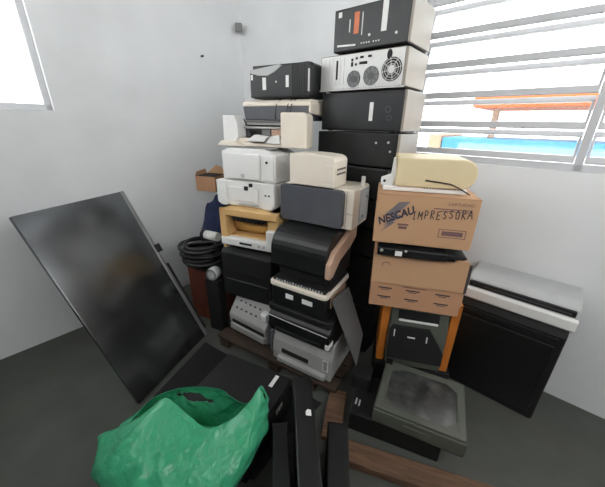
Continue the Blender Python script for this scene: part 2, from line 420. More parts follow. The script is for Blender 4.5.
# third and fourth: plain black faces
t = put('computer_case', 'black computer case with a white strip label, under the steel rear one', 'computer', (.494, 1.574), 1.463, YP, .505, .27, PCG)
case_body(t, .505, .27, .204)
b = MB(); b.box(-.24, .235, -.139, -.134, .012, .186, .006, 3); b.done('front_panel', M_PCBLK, t)
plate('sticker', M_PAPER, .06, .082, .055, .145, t, y=-.139)
b = MB(); b.ring((.165, -.1392, .11), .012, .016, 'y'); b.ring((.175, -.1392, .07), .01, .014, 'y'); b.done('emblem', M_DARKM, t)
t = put('computer_case', 'black computer case with three bright screws, fourth from the top', 'computer', (.490, 1.575), 1.279, YP, .52, .27, PCG)
case_body(t, .52, .27, .184, M_BLACK)
b = MB(); b.box(-.25, .24, -.138, -.134, .01, .174, .006, 3); b.done('front_panel', M_BLACK, t)
dots(t, 'screw', M_STEEL, [(x, -.139, z, .006) for x, z in ((.13, .13), (.2, .135), (.215, .09))])
ords = ['fifth', 'sixth', 'seventh', 'eighth', 'ninth', 'tenth', 'lowest']
base_t = None
for k in range(7):
    z = 1.279 - .1827*(k+1)
    if k == 0:
        t = put('computer_case', 'x', 'computer', (.455, 1.600), z, YP, .50, .27, PCG); case_body(t, .50, .27, .1827, M_BLACK, M_BLACK)
        b = MB(); b.box(-.235, .235, -.138, -.134, .01, .17, .006, 3); b.done('front_panel', M_BLACKM, t)
        base_t = t
    else:
        t = base_t.copy(); COL.objects.link(t)
        for ch in base_t.children:
            c = ch.copy(); COL.objects.link(c); c.parent = t
        t.location = base_t.location + Vector((.004*(k % 3)-.004, .003*(k % 2), -.1827*k))
    t['label'] = ('plain black computer case, %s from the top of the tall stack' % ords[k]) if k < 6 else 'plain black computer case on the floor, lowest of the tall stack'

# ------------------------------------------------------------------ pallet and boards
t = thing('wooden_pallet', 'dark wooden pallet under the printer stacks', 'pallet', (-.015+.0, 1.62, 0), -30)
ax, dp = axes(-30)
pc = Vector((.2, 1.2, 0)) - ax*.46 + dp*.21
t.location = pc
for k in range(4):
    b = MB(); y = -.21+k*.108; b.box(-.46, .46, y, y+.094, .078, .10, .003); b.done('deck_board', M_WOODD, t)
for x in (-.41, 0.02, .28):
    b = MB(); b.box(x-.04, x+.04, -.2, .2, 0, .078, .003); b.done('stringer', M_WOODD, t)
b = MB(); b.box(-.05, .05, -.15, .15, 0, .03, .004)
o = tag(b.done('wooden_board', M_WOOD), 'short brown board lying on the floor beside the lower printers', 'board'); o.location = (.195, 1.125, .001); o.rotation_euler = (0, 0, radians(-14))
b = MB(); b.box(-.46, .46, -.052, .052, 0, .045, .004)
o = tag(b.done('wooden_plank', M_WOOD), 'long brown plank on the floor in front of the overhead projector', 'plank'); o.location = (.60, .80, .001); o.rotation_euler = (0, 0, radians(-17.4))

b = MB(); b.prism([(-.70, 1.69), (-.60, 1.62), (.13, 1.2), (-.06, 1.0), (-.2, .80), (-.6, .97), (-.86, 1.22)], 0, .004, 'z', 0)  # dark layer added to stand for shade on the bare floor
o = tag(b.done('floor_shade_layer', M_BLACKM), 'flat dark layer standing in for shade on the floor between the leaning panel and the pallet', 'sheet'); o.location = (0, 0, .0005)

# ------------------------------------------------------------------ middle printer stack, from the pallet up
YB = -30
MG = 'printers and devices of the middle stack'
def rp(x0, x1, z0, z1, r, n=5, which=(1, 1, 1, 1)):
    """Rounded rectangle outline; which = radius switch for bottom-left, bottom-right, top-right, top-left."""
    out = []
    for (cx, cz, a0, on) in ((x0, z0, pi, which[0]), (x1, z0, 1.5*pi, which[1]), (x1, z1, 0, which[2]), (x0, z1, .5*pi, which[3])):
        rr = r if on else 0
        if rr == 0: out.append((cx, cz)); continue
        ox = cx + (rr if cx == x0 else -rr); oz = cz + (rr if cz == z0 else -rr)
        for k in range(n+1):
            a = a0 + .5*pi*k/n; out.append((ox+rr*cos(a), oz+rr*sin(a)))
    return out

# 1 white-grey printer at the bottom
t = put('printer', 'pale grey printer at the bottom of the middle stack', 'printer', (.175, 1.256), .10, YB, .417, .34, MG)
b = MB(); b.prism([(-.17, .0), (.17, 0), (.17, .235), (-.13, .235), (-.165, .15), (-.172, .06)], -.2, .2085, 'x', .008, 3); b.done('body', M_GREYP, t)
b = MB(); b.prism([(-.172, .04), (-.18, .06), (-.17, .2), (-.10, .235), (.16, .235), (.16, 0), (-.12, .0)], -.2165, -.198, 'x', .004, 2); b.done('side_cover', M_DGREY, t)
b = MB(); b.box(-.13, .06, -.176, -.16, .07, .1, .004); b.done('paper_slot', M_HOLE, t)
b = MB(); b.box(-.15, .18, -.2, -.155, .012, .05, .008, 3); b.done('paper_tray', M_GREYP, t)
plate('rating_label', M_PAPER, .155, .19, .07, .15, t, y=-.171)
b = MB()
for k in range(7): b.box(.16, .185, -.1745, -.1725, .078+k*.01, .083+k*.01, 0)
b.done('barcode', M_DGREY, t)
# 2 black multifunction printer
t = put('printer', 'black printer with a thin white edge line, above the pale grey one', 'printer', (.150, 1.232), .335, YB, .40, .36, MG)
b = MB(); b.prism([(-.165, 0), (.17, 0), (.17, .15), (-.15, .15), (-.18, .12), (-.18, .05)], -.2, .2, 'x', .008, 3); b.done('body', M_BLACK, t)
b = MB(); b.tube([(-.203, .1, .128), (-.203, -.15, .125), (-.2, -.183, .12), (-.1, -.186, .118), (.19, -.186, .112)], .0028); b.done('trim_line', M_LGREY, t)
b = MB(); b.prism(rp(-.205, .2, -.175, .17, .02), .15, .192, 'z', .008, 3); b.done('scanner_lid', M_BLACKM, t)
b = MB(); b.box(.176, .202, -.182, -.12, .02, .06, .006); b.done('corner_clip', M_WHITE, t)
b = MB(); b.box(-.15, .15, -.184, -.176, .02, .045, .004); b.done('output_slot', M_HOLE, t)
# 3 black printer with two white labels and a cream rim
t = put('printer', 'black printer with two white labels and a cream rim', 'printer', (.126, 1.262), .527, YB, .345, .31, MG)
b = MB(); b.prism([(-.15, 0), (.15, 0), (.15, .16), (-.1, .16), (-.155, .12)], -.1725, .1725, 'x', .008, 3); b.done('body', M_BLACK, t)
b = MB()
b.prism(rp(-.182, .182, -.168, .15, .03), .133, .158, 'z', .006, 3); b.done('cream_rim', M_CREAM, t)
b = MB(); b.box(-.165, .165, -.15, .14, .158, .178, .006, 3); b.done('key_panel', M_BLACKM, t)
b = MB()
for i in range(17): b.box(-.14+i*.0175, -.131+i*.0175, -.154, -.148, .164, .172+.003*(i % 3 == 0), .001)
b.done('keys', M_LGREY, t)
plate('paper_label', M_PAPER, -.075, -.025, .068, .098, t, y=-.156); plate('paper_label', M_PAPER, .03, .095, .068, .098, t, y=-.156)
b = MB(); b.box(.172, .178, -.1, .1, .05, .12, .004); b.done('side_plate', M_PINKB, t)
b = MB(); b.cyl((-.174, -.06, .08), .02, .008, 'x'); b.done('side_knob', M_MGREY, t)
# 4 black printer with rounded lid and tan side
t = put('printer', 'black printer with a rounded front lid and tan side cover', 'printer', (.125, 1.275), .707, YB, .345, .34, MG)
b = MB(); b.prism([(-.10, 0), (.17, 0), (.17, .2), (-.06, .2), (-.10, .1)], -.165, .165, 'x', .008, 3); b.done('body', M_BLACKM, t)
arc = [(-.17, .08)]+[(-.07-.10*cos(a*pi/16), .145+.125*sin(a*pi/16)) for a in range(1, 9)]+[(.17, .27), (.17, .19), (-.06, .19), (-.12, .1), (-.14, .06)]
b = MB(); b.prism(arc, -.172, .16, 'x', .004, 2, smooth=False); b.done('front_lid', M_BLACK, t)
b = MB(); b.prism([(-.175, .07), (-.17, .15), (-.12, .2), (.0, .23), (.12, .272), (.17, .272), (.17, .2), (.1, .165), (-.05, .13), (-.13, .07)], .16, .19, 'x', .006, 3); b.done('side_cover', M_PINKB, t)
b = MB(); b.box(-.15, .15, -.118, -.1, .0, .06, .004); b.done('output_recess', M_HOLE, t)
# 5 printer with slate front
t = put('printer', 'wide printer with a slate grey front panel and cream body', 'printer', (.246, 1.412), .985, YB, .43, .25, MG)
b = MB(); b.prism(rp(-.19, .215, .0, .212, .015, which=(0, 0, 1, 0)), -.11, .125, 'y', .005, 2); b.done('body', M_CREAM, t)
b = MB(); b.prism(rp(-.215, .168, .004, .206, .022, 6), -.135, -.105, 'y', .006, 3); b.done('front_panel', M_DGREY, t)
b = MB(); b.box(.212, .222, -.02, .11, .02, .2, .004); b.done('side_plate', M_LGREY, t)
b = MB(); b.box(.195, .215, .03, .045, .2, .262, .003); b.done('paper_guide', M_WHITE, t)
dots(t, 'screw', M_DARKM, [(.223, .02, .05, .008), (.223, .07, .15, .006)], 'x')
b = MB(); b.box(.176, .178, -.112, -.1, .01, .2, 0); b.box(.178, .215, -.1115, -.105, .085, .087, 0); b.done('seam', M_MGREY, t)
# 6 small cream box printer
t = put('printer', 'small cream box printer with slotted side on the slate printer', 'printer', (.151, 1.445), 1.199, YB, .262, .16, MG)
prof = [(-.08, 0), (.08, 0), (.08, .14), (-.02, .155), (-.08, .15)]
b = MB(); b.prism([(-.131, 0), (.131, 0), (.131, .132), (.122, .146), (.1, .155), (.03, .16), (-.03, .161), (-.131, .156)], -.08, .08, 'y', .006, 3); b.done('body', M_CREAM, t)
b = MB(); b.box(.129, .133, -.05, .06, .085, .094, .001); b.box(.129, .133, -.05, .06, .062, .071, .001); b.done('side_vents', M_DARKM, t)
b = MB(); b.box(.08, .128, -.083, -.078, .03, .11, .003); b.done('front_flap', M_CREAM, t)

# ------------------------------------------------------------------ left printer stack
AG = 'printers and devices of the left stack'
t = put('printer', 'light grey device with round buttons on the pallet, under the left stack', 'printer', (-.235, 1.535), .10, -34, .34, .30, AG)
b = MB(); b.prism([(-.13, 0), (.15, 0), (.15, .27), (-.05, .27), (-.15, .14), (-.15, .1)], -.17, .17, 'x', .008, 3); b.done('body', M_GREYP, t)
b = MB(); b.box(-.15, .165, -.165, -.13, .03, .075, .006, 3); b.done('front_tray', M_GREYP, t)
b = MB(); b.box(-.14, .16, -.152, -.14, .078, .108, .003); b.done('tray_gap', M_HOLE, t)
for i in range(6):
    for j in range(2):
        u = .35+.32*j; y = -.15+.1*u; z = .14+.13*u
        dots(t, 'button', M_DGREY, [(-.12+i*.045+j*.012, y, z, .009)], h=.006)
b = MB(); b.box(.12, .172, -.14, -.09, .19, .25, .01); b.done('corner_cap', M_WHITE, t)
t = put('printer', 'bulky black printer between the yellowed one and the grey buttoned device', 'printer', (-.196, 1.61), .370, -25, .39, .30, AG)
b = MB(); b.prism([(-.15, .02), (-.14, 0), (.15, 0), (.15, .37), (-.1, .37), (-.15, .33)], -.195, .195, 'x', .01, 3); b.done('body', M_BLACKM, t)
b = MB(); b.box(-.17, .17, -.156, -.146, .03, .14, .006, 3); b.done('paper_tray', M_BLACK, t)
b = MB(); b.box(-.15, .15, -.157, -.145, .2, .206, 0); b.done('seam', M_HOLE, t)
# yellowed printer with open front
t = put('printer', 'yellowed printer with its front opened, ochre roller inside', 'printer', (-.153, 1.588), .742, -22, .40, .29, AG)
b = MB()
b.box(-.2, -.15, -.145, .145, .03, .272, .008); b.box(.125, .2, -.12, .145, .03, .272, .008)
b.box(-.2, .2, -.145, .145, .225, .272, .008); b.box(-.2, .2, -.1, .145, .03, .09, .008); b.box(-.16, .16, .05, .145, .06, .26, .004)
for x in (-.185, .175): b.box(x-.012, x+.012, -.13, -.1, 0, .035, .003); b.box(x-.012, x+.012, .1, .13, 0, .035, .003)
b.done('body', M_AGED, t)
b = MB(); b.cyl((-.01, -.02, .15), .055, .25, 'x', 28); b.done('roller', M_OCHRE, t)
b = MB(); b.box(-.11, .12, -.135, -.1, .205, .224, .002)
for k in range(9): b.box(-.1+k*.024, -.09+k*.024, -.14, -.1, .196, .21, .001)
b.done('paper_rollers', M_BLACK, t)
b = MB(); b.box(-.2, .2, -.15, -.1, .03, .085, .01, 3); b.box(.13, .204, -.152, -.1, .08, .165, .008, 3); b.done('lower_front', M_WHITE, t)
b = MB(); b.box(-.06, .03, -.153, -.147, .05, .064, .003); b.done('badge', M_HOLE, t)
dots(t, 'button', M_LGREY, [(.08, -.152, .057, .008), (.115, -.152, .057, .008)], h=.006)
# white printer 2
t = put('printer', 'white printer with two dark dots, second white one from top', 'printer', (-.168, 1.655), 1.0155, -22, .405, .29, AG)
b = MB(); b.prism(rp(-.2025, .2025, 0, .157, .03, 6, (1, 1, 0, 0)), -.13, .145, 'y', .008, 3)
b.prism([(-.2025, .02), (-.175, .0), (-.135, .0), (-.15, .157), (-.2025, .157)], -.145, -.12, 'y', .006, 3)
b.prism([(.12, .0), (.185, .0), (.2025, .03), (.2025, .157), (.11, .157)], -.145, -.12, 'y', .006, 3)
b.done('body', M_WHITE, t)
b = MB(); b.box(-.12, .09, -.139, -.13, .035, .12, .012, 3); b.done('front_door', M_WHITE, t)
b = MB(); b.box(-.05, .09, -.142, -.13, .014, .024, .002); b.done('paper_slot', M_LGREY, t)
b = MB(); b.box(-.005, .022, -.142, -.135, .105, .13, .002); b.box(.03, .05, -.142, -.128, .128, .148, .002); b.done('dark_labels', M_HOLE, t)
dots(t, 'button', M_DARKM, [(.145, -.146, .088, .006), (.168, -.146, .088, .006)])
# white printer 1
t = put('printer', 'white printer with a power dot and hinged lid, uppermost white box', 'printer', (-.165, 1.655), 1.1735, -22, .362, .29, AG)
b = MB(); b.prism([(-.18, .0), (.181, .0), (.181, .16), (.1, .187), (-.13, .187), (-.181, .168)], -.13, .145, 'y', .008, 3); b.done('body', M_WHITE, t)
b = MB(); b.prism([(-.15, .012), (.085, .012), (.085, .16), (-.165, .165)], -.145, -.125, 'y', .008, 3); b.done('front_door', M_WHITE, t)
b = MB(); b.prism([(.09, .012), (.172, .012), (.172, .15), (.09, .16)], -.138, -.125, 'y', .006, 3); b.done('control_panel', M_WHITE, t)
b = MB(); b.cyl((.13, -.14, .118), .007, .005, 'y', 14); b.done('power_dot', M_HOLE, t)
b = MB(); b.ring((-.03, -.1455, .035), .004, .012, 'y', 20); b.done('emblem', M_LGREY, t)
b = MB(); b.box(-.15, .15, -.1, .1, .184, .192, .003); b.done('top_seam', M_MGREY, t)
# stripped wide printer mechanism
t = put('printer', 'stripped wide printer with bare carriage rail, below the grey scanner', 'printer', (.012, 1.692), 1.3665, -22, .59, .24, AG)
b = MB(); b.box(-.2, .15, -.1, .12, 0, .02, .004); b.prism([(-.295, .0), (-.26, .03), (-.17, .03), (-.1, .0)], -.14, .1, 'y', .004, 2); b.box(-.18, .14, -.09, -.03, .015, .045, .004); b.done('base_tray', M_CREAM, t)
b = MB(); b.prism([(-.262, .015), (-.19, .015), (-.155, .05), (-.155, .12), (-.175, .172), (-.258, .172)], -.11, -.02, 'y', .004, 2); b.done('end_cover', M_WHITE, t)
b = MB(); b.prism([(-.20, .02), (-.165, .02), (-.13, .06), (-.165, .15), (-.20, .165)], -.02, .0, 'y', .003, 2); b.done('end_bracket', M_DGREY, t)
b = MB(); b.prism(rp(.135, .295, 0, .188, .03, 6, (0, 0, 1, 0)), -.12, -.02, 'y', .008, 3); b.done('motor_cover', M_CREAM, t)
b = MB(); b.box(-.19, .15, .04, .115, .02, .146, .004); b.done('rear_housing', M_DARKM, t)
b = MB(); b.cyl((-.02, -.035, .105), .007, .34, 'x', 14); b.box(-.19, .14, .0, .03, .12, .135, .002); b.done('carriage_rail', M_STEEL, t)
b = MB(); b.box(-.19, .14, -.01, .04, .135, .142, .002); b.done('top_bar', M_MGREY, t)
b = MB(); b.box(.03, .13, -.03, .03, .06, .105, .004); b.done('carriage', M_PINKB, t)
b = MB(); b.box(-.04, .02, -.025, .03, .06, .1, .004); b.done('print_head', M_MGREY, t)
b = MB(); b.prism([(-.09, .03), (.03, .03), (.06, .06), (-.03, .068)], -.13, -.09, 'y', .003, 2); b.prism([(.03, .02), (.13, .02), (.12, .07), (.07, .06)], -.115, -.095, 'y', .003, 2); b.done('paper_guides', M_WHITE, t)
b = MB(); b.box(-.19, .13, -.02, .02, .035, .05, .002); b.done('belt', M_HOLE, t)
# flat scanner on top
t = put('scanner', 'flat scanner with a cream lid and grey base, under the black tower', 'scanner', (.026, 1.822), 1.5145, -28, .48, .24, AG)
b = MB(); b.prism([(-.225, .0), (.225, .0), (.24, .078), (-.24, .078)], -.12, .12, 'y', .006, 3); b.done('base', M_DGREY, t)
b = MB(); b.prism([(-.122, .078), (.12, .078), (.12, .115), (-.09, .115), (-.122, .1)], -.24, .24, 'x', .006, 3); b.done('lid', M_CREAM, t)
b = MB(); b.prism([(-.12, .04), (.12, .02), (.12, .1), (-.05, .1), (-.122, .09)], .235, .25, 'x', .005, 2); b.done('end_cap', M_CREAM, t)
for xs in (.03, .11, .135):
    b = MB(); b.tube([(xs+.02, -.05, .118), (xs, -.1, .112), (xs-.01, -.126, .085), (xs-.02, -.127, .03), (xs-.015, -.128, .006)], .0028); b.done('cable', M_RUBBER, t)
# small black tower lying on the scanner
t = put('computer_tower', 'black computer tower lying on the scanner, silver wave on its bezel', 'computer', (.036, 1.818), 1.6365, -28, .42, .22, AG)
b = MB(); b.prism(rp(-.205, .205, 0, .178, .02, 5, (0, 0, 1, 0)), -.09, .11, 'y', .004, 2); b.done('body', M_PCBLK, t)
b = MB(); b.prism([(-.21, .004), (.2, .004), (.208, .02), (.208, .15), (.19, .176), (.0, .168), (-.2, .15), (-.21, .14)], -.115, -.088, 'y', .006, 3); b.done('bezel', M_PCBLK, t)
b = MB(); b.prism([(-.208, .138), (-.15, .122), (-.08, .118), (-.03, .135), (.02, .165), (.0, .172), (-.2, .152)], -.119, -.11, 'y', .002, 2); b.done('silver_wave', M_LGREY, t)
for xs, z0, z1, w in ((-.105, .045, .11, .026), (.055, .055, .115, .02)):
    plate('sticker', M_PAPER, xs-w/2, xs+w/2, z0, z1, t, y=-.115)
plate('sticker', M_PAPER, -.203, -.187, .1, .128, t, y=-.115)
b = MB()
for k in range(7): b.box(.085+k*.015, .092+k*.015, -.119, -.114, .012, .165, .002)
b.done('bezel_ribs', M_BLACK, t)
b = MB(); b.box(.19, .2, -.12, -.114, .03, .14, .002); b.done('silver_strip', M_STEEL, t)
b = MB(); b.cyl((-.02, -.116, .085), .006, .005, 'y', 14); b.done('power_button', M_STEEL, t)

# ------------------------------------------------------------------ right hand column
RG = None
t = put('desktop_computer', 'black desktop case lying under the orange crate', 'computer', (.848, 1.238), 0, -14, .42, .27)
b = MB(); b.box(-.21, .21, -.135, .135, .006, .198, .006); b.done('body', M_BLACKM, t)
b = MB(); b.box(-.2, .2, -.14, -.133, .02, .18, .005); b.done('front_panel', M_BLACK, t)
dots(t, 'foot', M_RUBBER, [(x, y, .004, .015) for x in (-.17, .17) for y in (-.1, .1)], 'z', .008)
# orange crate
t = put('wooden_crate', 'orange open-front wooden crate under the opened carton', 'crate', (.833, 1.255), .2, -14, .395, .24)
crate_t = t
for s in (-1, 1):
    b = MB(); b.box(s*.175-.022, s*.175+.022, -.12, .1, 0, .43, .004); b.done('side_board', M_ORANGE, t)
b = MB(); b.box(-.19, .19, .1, .12, 0, .43, .003); b.done('back_board', M_ORANGE, t)
b = MB(); b.box(-.197, .197, -.118, .12, .43, .448, .003); b.done('top_board', M_ORANGE, t)
b = MB(); b.box(-.153, .153, -.1, .1, 0, .018, .003); b.done('bottom_board', M_ORANGE, t)
# grey device in the crate
ax, dp = axes(-14)
c = crate_t.location + Vector((0, 0, .0185)) + dp*(-.012)
t = thing('data_projector', 'grey slotted device standing inside the orange crate', 'projector', c, -14)
b = MB(); b.prism([(-.14, 0), (.09, 0), (.09, .4), (-.07, .4), (-.10, .39), (-.14, .2)], -.15, .15, 'x', .01, 3); b.done('body', M_OLIVE, t)
R = Matrix.Rotation(radians(-11), 4, 'X')
b = MB(); b.box(-.11, .1, -.118, -.095, .295, .35, .004, rot=Matrix.Rotation(radians(-10), 4, 'X')); b.done('slot', M_HOLE, t)
b = MB(); b.box(-.105, .095, -.13, -.112, .292, .304, .003, rot=Matrix.Rotation(radians(-10), 4, 'X')); b.done('slot_bar', M_PAPER, t)
b = MB(); b.prism([(-.145, .04), (.145, .04), (.145, .12), (.06, .25), (-.13, .25), (-.145, .22)], -.158, -.13, 'y', .004, 2, M=Matrix.Translation((0, -.012, 0))@Matrix.Rotation(radians(-7), 4, 'X')); b.done('black_panel', M_BLACKM, t)
b = MB(); MT = Matrix.Translation((0, -.014, 0))@Matrix.Rotation(radians(-7), 4, 'X')
for x, z, w, h in ((-.12, .205, .006, .04), (-.03, .19, .04, .006), (.05, .19, .006, .035)):
    b.prism([(x-w/2, z-h/2), (x+w/2, z-h/2), (x+w/2, z+h/2), (x-w/2, z+h/2)], -.16, -.156, 'y', 0, M=MT)
b.done('white_marks', M_PAPER, t)
# lower carton
t = put('cardboard_carton', 'opened brown carton with six printed lines, on the orange crate', 'carton', (.752, 1.160), .6485, -14, .42, .27)
b = MB()
b.box(-.21, .21, -.133, -.127, 0, .285, .002); b.box(-.21, .21, .127, .133, 0, .285, .002)
b.box(-.21, -.204, -.13, .13, 0, .285, .002); b.box(.204, .21, -.13, .13, 0, .26, .002); b.box(-.21, .21, -.13, .13, 0, .006, .002); b.box(-.205, .2, -.128, .13, .283, .289, .002)
b.done('carton_body', M_CARDL, t)
b = MB(); b.box(-.212, .205, -.140, -.135, .136, .292, .002, rot=Matrix.Rotation(radians(-1.5), 4, 'X')); b.done('front_flap', M_CARD, t)
b = MB(); b.prism([(-.13, .05), (.0, .02), (.05, .1), (.1, .22), (-.02, .25), (-.12, .24)], .2115, .2155, 'x', .001, 1, M=Matrix.Translation((.0, -.0, 0))); b.done('side_flap', M_CARD, t)
b = MB(); b.prism([(-.135, .13), (-.12, .14), (-.125, .2), (-.11, .22), (-.12, .27), (-.135, .28)], .206, .219, 'x', .001, 1); b.done('torn_edge', M_MARK, t)
for i, x in enumerate((-.14, -.01, .125)):
    for z in (.104, .054):
        b = MB(); b.box(x-.032, x+.032, -.1345, -.1325, z, z+.006, 0); b.box(x-.018, x+.018, -.1345, -.1325, z-.008, z-.005, 0); b.done('printed_line', M_INK, t)
b = MB(); b.box(-.06, .05, -.1345, -.1325, .122, .1255, 0); b.done('printed_line', M_INKF, t)
b = MB(); b.prism([(-.15+.02*cos(k*pi/6), .235+.016*sin(k*pi/6)) for k in range(8)]+[(-.15+.017*cos(k*pi/6), .235+.013*sin(k*pi/6)) for k in range(7, -1, -1)], -.1425, -.1405, 'y', 0); b.done('pen_mark', M_INKF, t)
# black slim device between the cartons
t = put('notebook', 'slim black device lying flat between the two cartons', 'device', (.690, 1.135), .9415, -14, .355, .26)
b = MB(); b.prism([(-.13, .004), (.13, .004), (.13, .052), (-.1, .052), (-.13, .04)], -.1775, .12, 'x', .005, 3)
b.done('body', M_BLACK, t)
b = MB(); b.prism([(.1, .015), (.19, .015), (.205, .024), (.19, .034), (.1, .04)], -.12, .1, 'y', .004, 2); b.done('end_piece', M_BLACKM, t)
b = MB(); b.box(-.16, .16, -.11, .11, 0, .006, .002); b.box(-.1, .11, -.1, .1, .05, .066, .003); b.done('tray', M_BLACKM, t)
plate('sticker', M_PAPER, -.1, -.07, .008, .032, t, y=-.13)
dots(t, 'screw', M_STEEL, [(-.16, -.131, .03, .007), (-.055, -.131, .036, .006)])
# cocoa carton with lettering
t = put('cardboard_carton', 'brown carton with dark logo and handwritten marker word', 'carton', (.712, 1.132), 1.008, -14, .405, .27)
b = MB(); b.box(-.2025, .2025, -.135, .135, 0, .222, .003); b.done('carton_body', M_CARD, t)
b = MB(); b.box(-.203, .203, -.004, .004, .2215, .2232, 0); b.box(-.203, .203, -.136, -.134, .219, .2225, .001); b.done('top_seam', M_CARDL, t)
Y = -.1356
b = MB(); b.prism([(-.165, .075), (-.085, .13), (-.115, .135), (-.065, .195), (-.11, .19), (-.165, .13), (-.13, .125)], Y-.0004, Y+.0004, 'y', 0)
bolt = b.done('printed_bolt', M_BOLT, t)
b = MB(); b.prism([(-.175, .05), (-.115, .1), (-.135, .1), (-.1, .125), (-.15, .12), (-.13, .1)], Y-.0005, Y+.0004, 'y', 0); b.done('printed_bolt', M_BOLT, t)
lettering('printed_logo', 'NESCAU', .047, (-.118, Y-.0008, .128), t, M_INK, shear=.2, roll=-24, bold=.0016, sx=.86)
lettering('printed_line', 'CARTUCHO', .018, (.13, Y-.0004, .196), t, M_INKF, sx=1.0)
for x0, x1, z0, z1 in ((.03, .175, .172, .176), (.06, .175, .164, .167), (-.105, -.06, .088, .096), (-.1, -.065, .072, .084)):
    b = MB(); b.box(x0, x1, Y-.0004, Y+.0004, z0, z1, 0); b.done('printed_line', M_INKF, t)
b = MB()
for x0, x1, z0, z1 in ((.065, .172, .05, .053), (.065, .172, .085, .088), (.065, .068, .05, .088), (.169, .172, .05, .088), (.078, .16, .059, .079)): b.box(x0, x1, Y-.0004, Y+.0004, z0, z1, 0)
b.done('printed_frame', M_INKF, t)
# handwriting strokes: one letter per list of strokes on a unit cell
HW = {'I': [[(.5, 0), (.5, 1)], [(.2, 1), (.8, 1)], [(.2, 0), (.8, 0)]], 'M': [[(.1, 0), (.15, 1), (.5, .4), (.85, 1), (.9, 0)]],
      'P': [[(.2, 0), (.2, 1), (.7, .95), (.8, .7), (.6, .5), (.2, .48)]], 'R': [[(.2, 0), (.2, 1), (.7, .95), (.75, .7), (.2, .5), (.85, 0)]],
      'E': [[(.85, 1), (.2, .95), (.2, 0), (.85, .05)], [(.2, .5), (.7, .5)]], 'S': [[(.85, .9), (.4, 1), (.2, .75), (.8, .35), (.6, .0), (.15, .1)]],
      'O': [[(.5, 1), (.15, .6), (.3, .05), (.75, .05), (.85, .6), (.5, 1)]], 'A': [[(.05, 0), (.5, 1), (.95, 0)], [(.2, .4), (.8, .4)]]}
b = MB(); x = -.052
rr = random.Random(3)
for ch in 'IMPRESSORA':
    w, h = .021, .034+rr.uniform(-.004, .004); zb = .118 + (x+.08)*.09 + rr.uniform(-.003, .003)
    for st in HW[ch]:
        P = [(x+(u*.92)*w+rr.uniform(-.001, .001), zb+v*h+rr.uniform(-.001, .001)) for u, v in st]
        for (u0, v0), (u1, v1) in zip(P, P[1:]):
            L = hypot(u1-u0, v1-v0) or 1e-6; nx, nz = -(v1-v0)/L*.0019, (u1-u0)/L*.0019
            b.prism([(u0+nx, v0+nz), (u1+nx, v1+nz), (u1-nx, v1-nz), (u0-nx, v0-nz)], Y-.0008, Y+.0002, 'y', 0)
    x += .0238
b.done('handwritten_word', M_MARK, t)
# cream rounded cover on the carton
t = put('printer_cover', 'cream rounded printer cover with a black cord, on the top carton', 'printer', (.690, 1.190), 1.2325, -14, .325, .24)
b = MB(); b.box(-.19, .15, -.11, .11, 0, .022, .004); b.done('base', M_WHITE, t)
b = MB(); b.prism(rp(-.14, .175, .0225, .142, .055, 8, (0, 1, 1, 0)), -.12, .12, 'y', .006, 3); b.done('shell', M_BEIGE, t)
b = MB(); b.prism([(-.2, .02), (-.15, .02), (-.135, .06), (-.148, .14), (-.156, .14), (-.16, .07), (-.2, .055)], -.1, -.085, 'y', .003, 2); b.cyl((-.185, -.093, .04), .016, .02, 'y'); hb = b.done('hinge_bracket', M_WHITE, t)
b = MB(); b.cyl((-.185, -.104, .04), .006, .004, 'y', 12); b.done('hinge_pin', M_HOLE, hb)
b = MB(); b.tube([(-.02, -.124, .055), (.03, -.126, .05), (.08, -.127, .045), (.115, -.127, .03), (.14, -.127, .016), (.16, -.126, .005)], .0026); b.done('cord', M_RUBBER, t)
b = MB()
for k in range(14): b.box(-.02+k*.011, -.014+k*.011, -.113, -.109, .018, .024, 0)
b.done('comb_strip', M_MGREY, t)

# black cabinet and silver printer by the wall on the right
cb = W0 - WN*.295 + WA*.43
t = thing('black_cabinet', 'black floor cabinet against the white wall beside the cartons', 'cabinet', cb + WA*.24 + WN*.14, WYAW)
b = MB(); b.prism([(-.14, .02), (-.13, 0), (.14, 0), (.14, .60), (-.12, .60), (-.14, .56)], -.24, .24, 'x', .01, 3); b.done('body', M_BLACKM, t)
b = MB(); b.box(-.21, .21, -.147, -.138, .05, .5, .006, 3); b.done('front_panel', M_BLACK, t)
b = MB(); b.box(-.21, .21, -.147, -.138, .52, .55, .006, 3); b.done('drawer', M_BLACK, t)
t = thing('printer', 'silver white printer with a dark paper slot on the black cabinet', 'printer', cb + WA*.25 + WN*.14 + Vector((0, 0, .601)), WYAW)
b = MB(); b.prism([(-.14, 0), (.13, 0), (.13, .135), (-.06, .135), (-.12, .12), (-.14, .075)], -.24, .24, 'x', .012, 3); b.done('body', M_LGREY, t)
b = MB(); b.box(-.225, .225, -.141, -.09, .082, .112, .004); b.done('paper_slot', M_HOLE, t)
b = MB(); b.prism([(-.16, .02), (-.142, .01), (-.142, .08), (-.16, .07)], -.24, .24, 'x', .004, 2); b.done('output_lip', M_WHITE, t)
b = MB(); b.cyl((0, -.13, .098), .012, .42, 'x', 18); b.done('roller', M_DARKM, t)

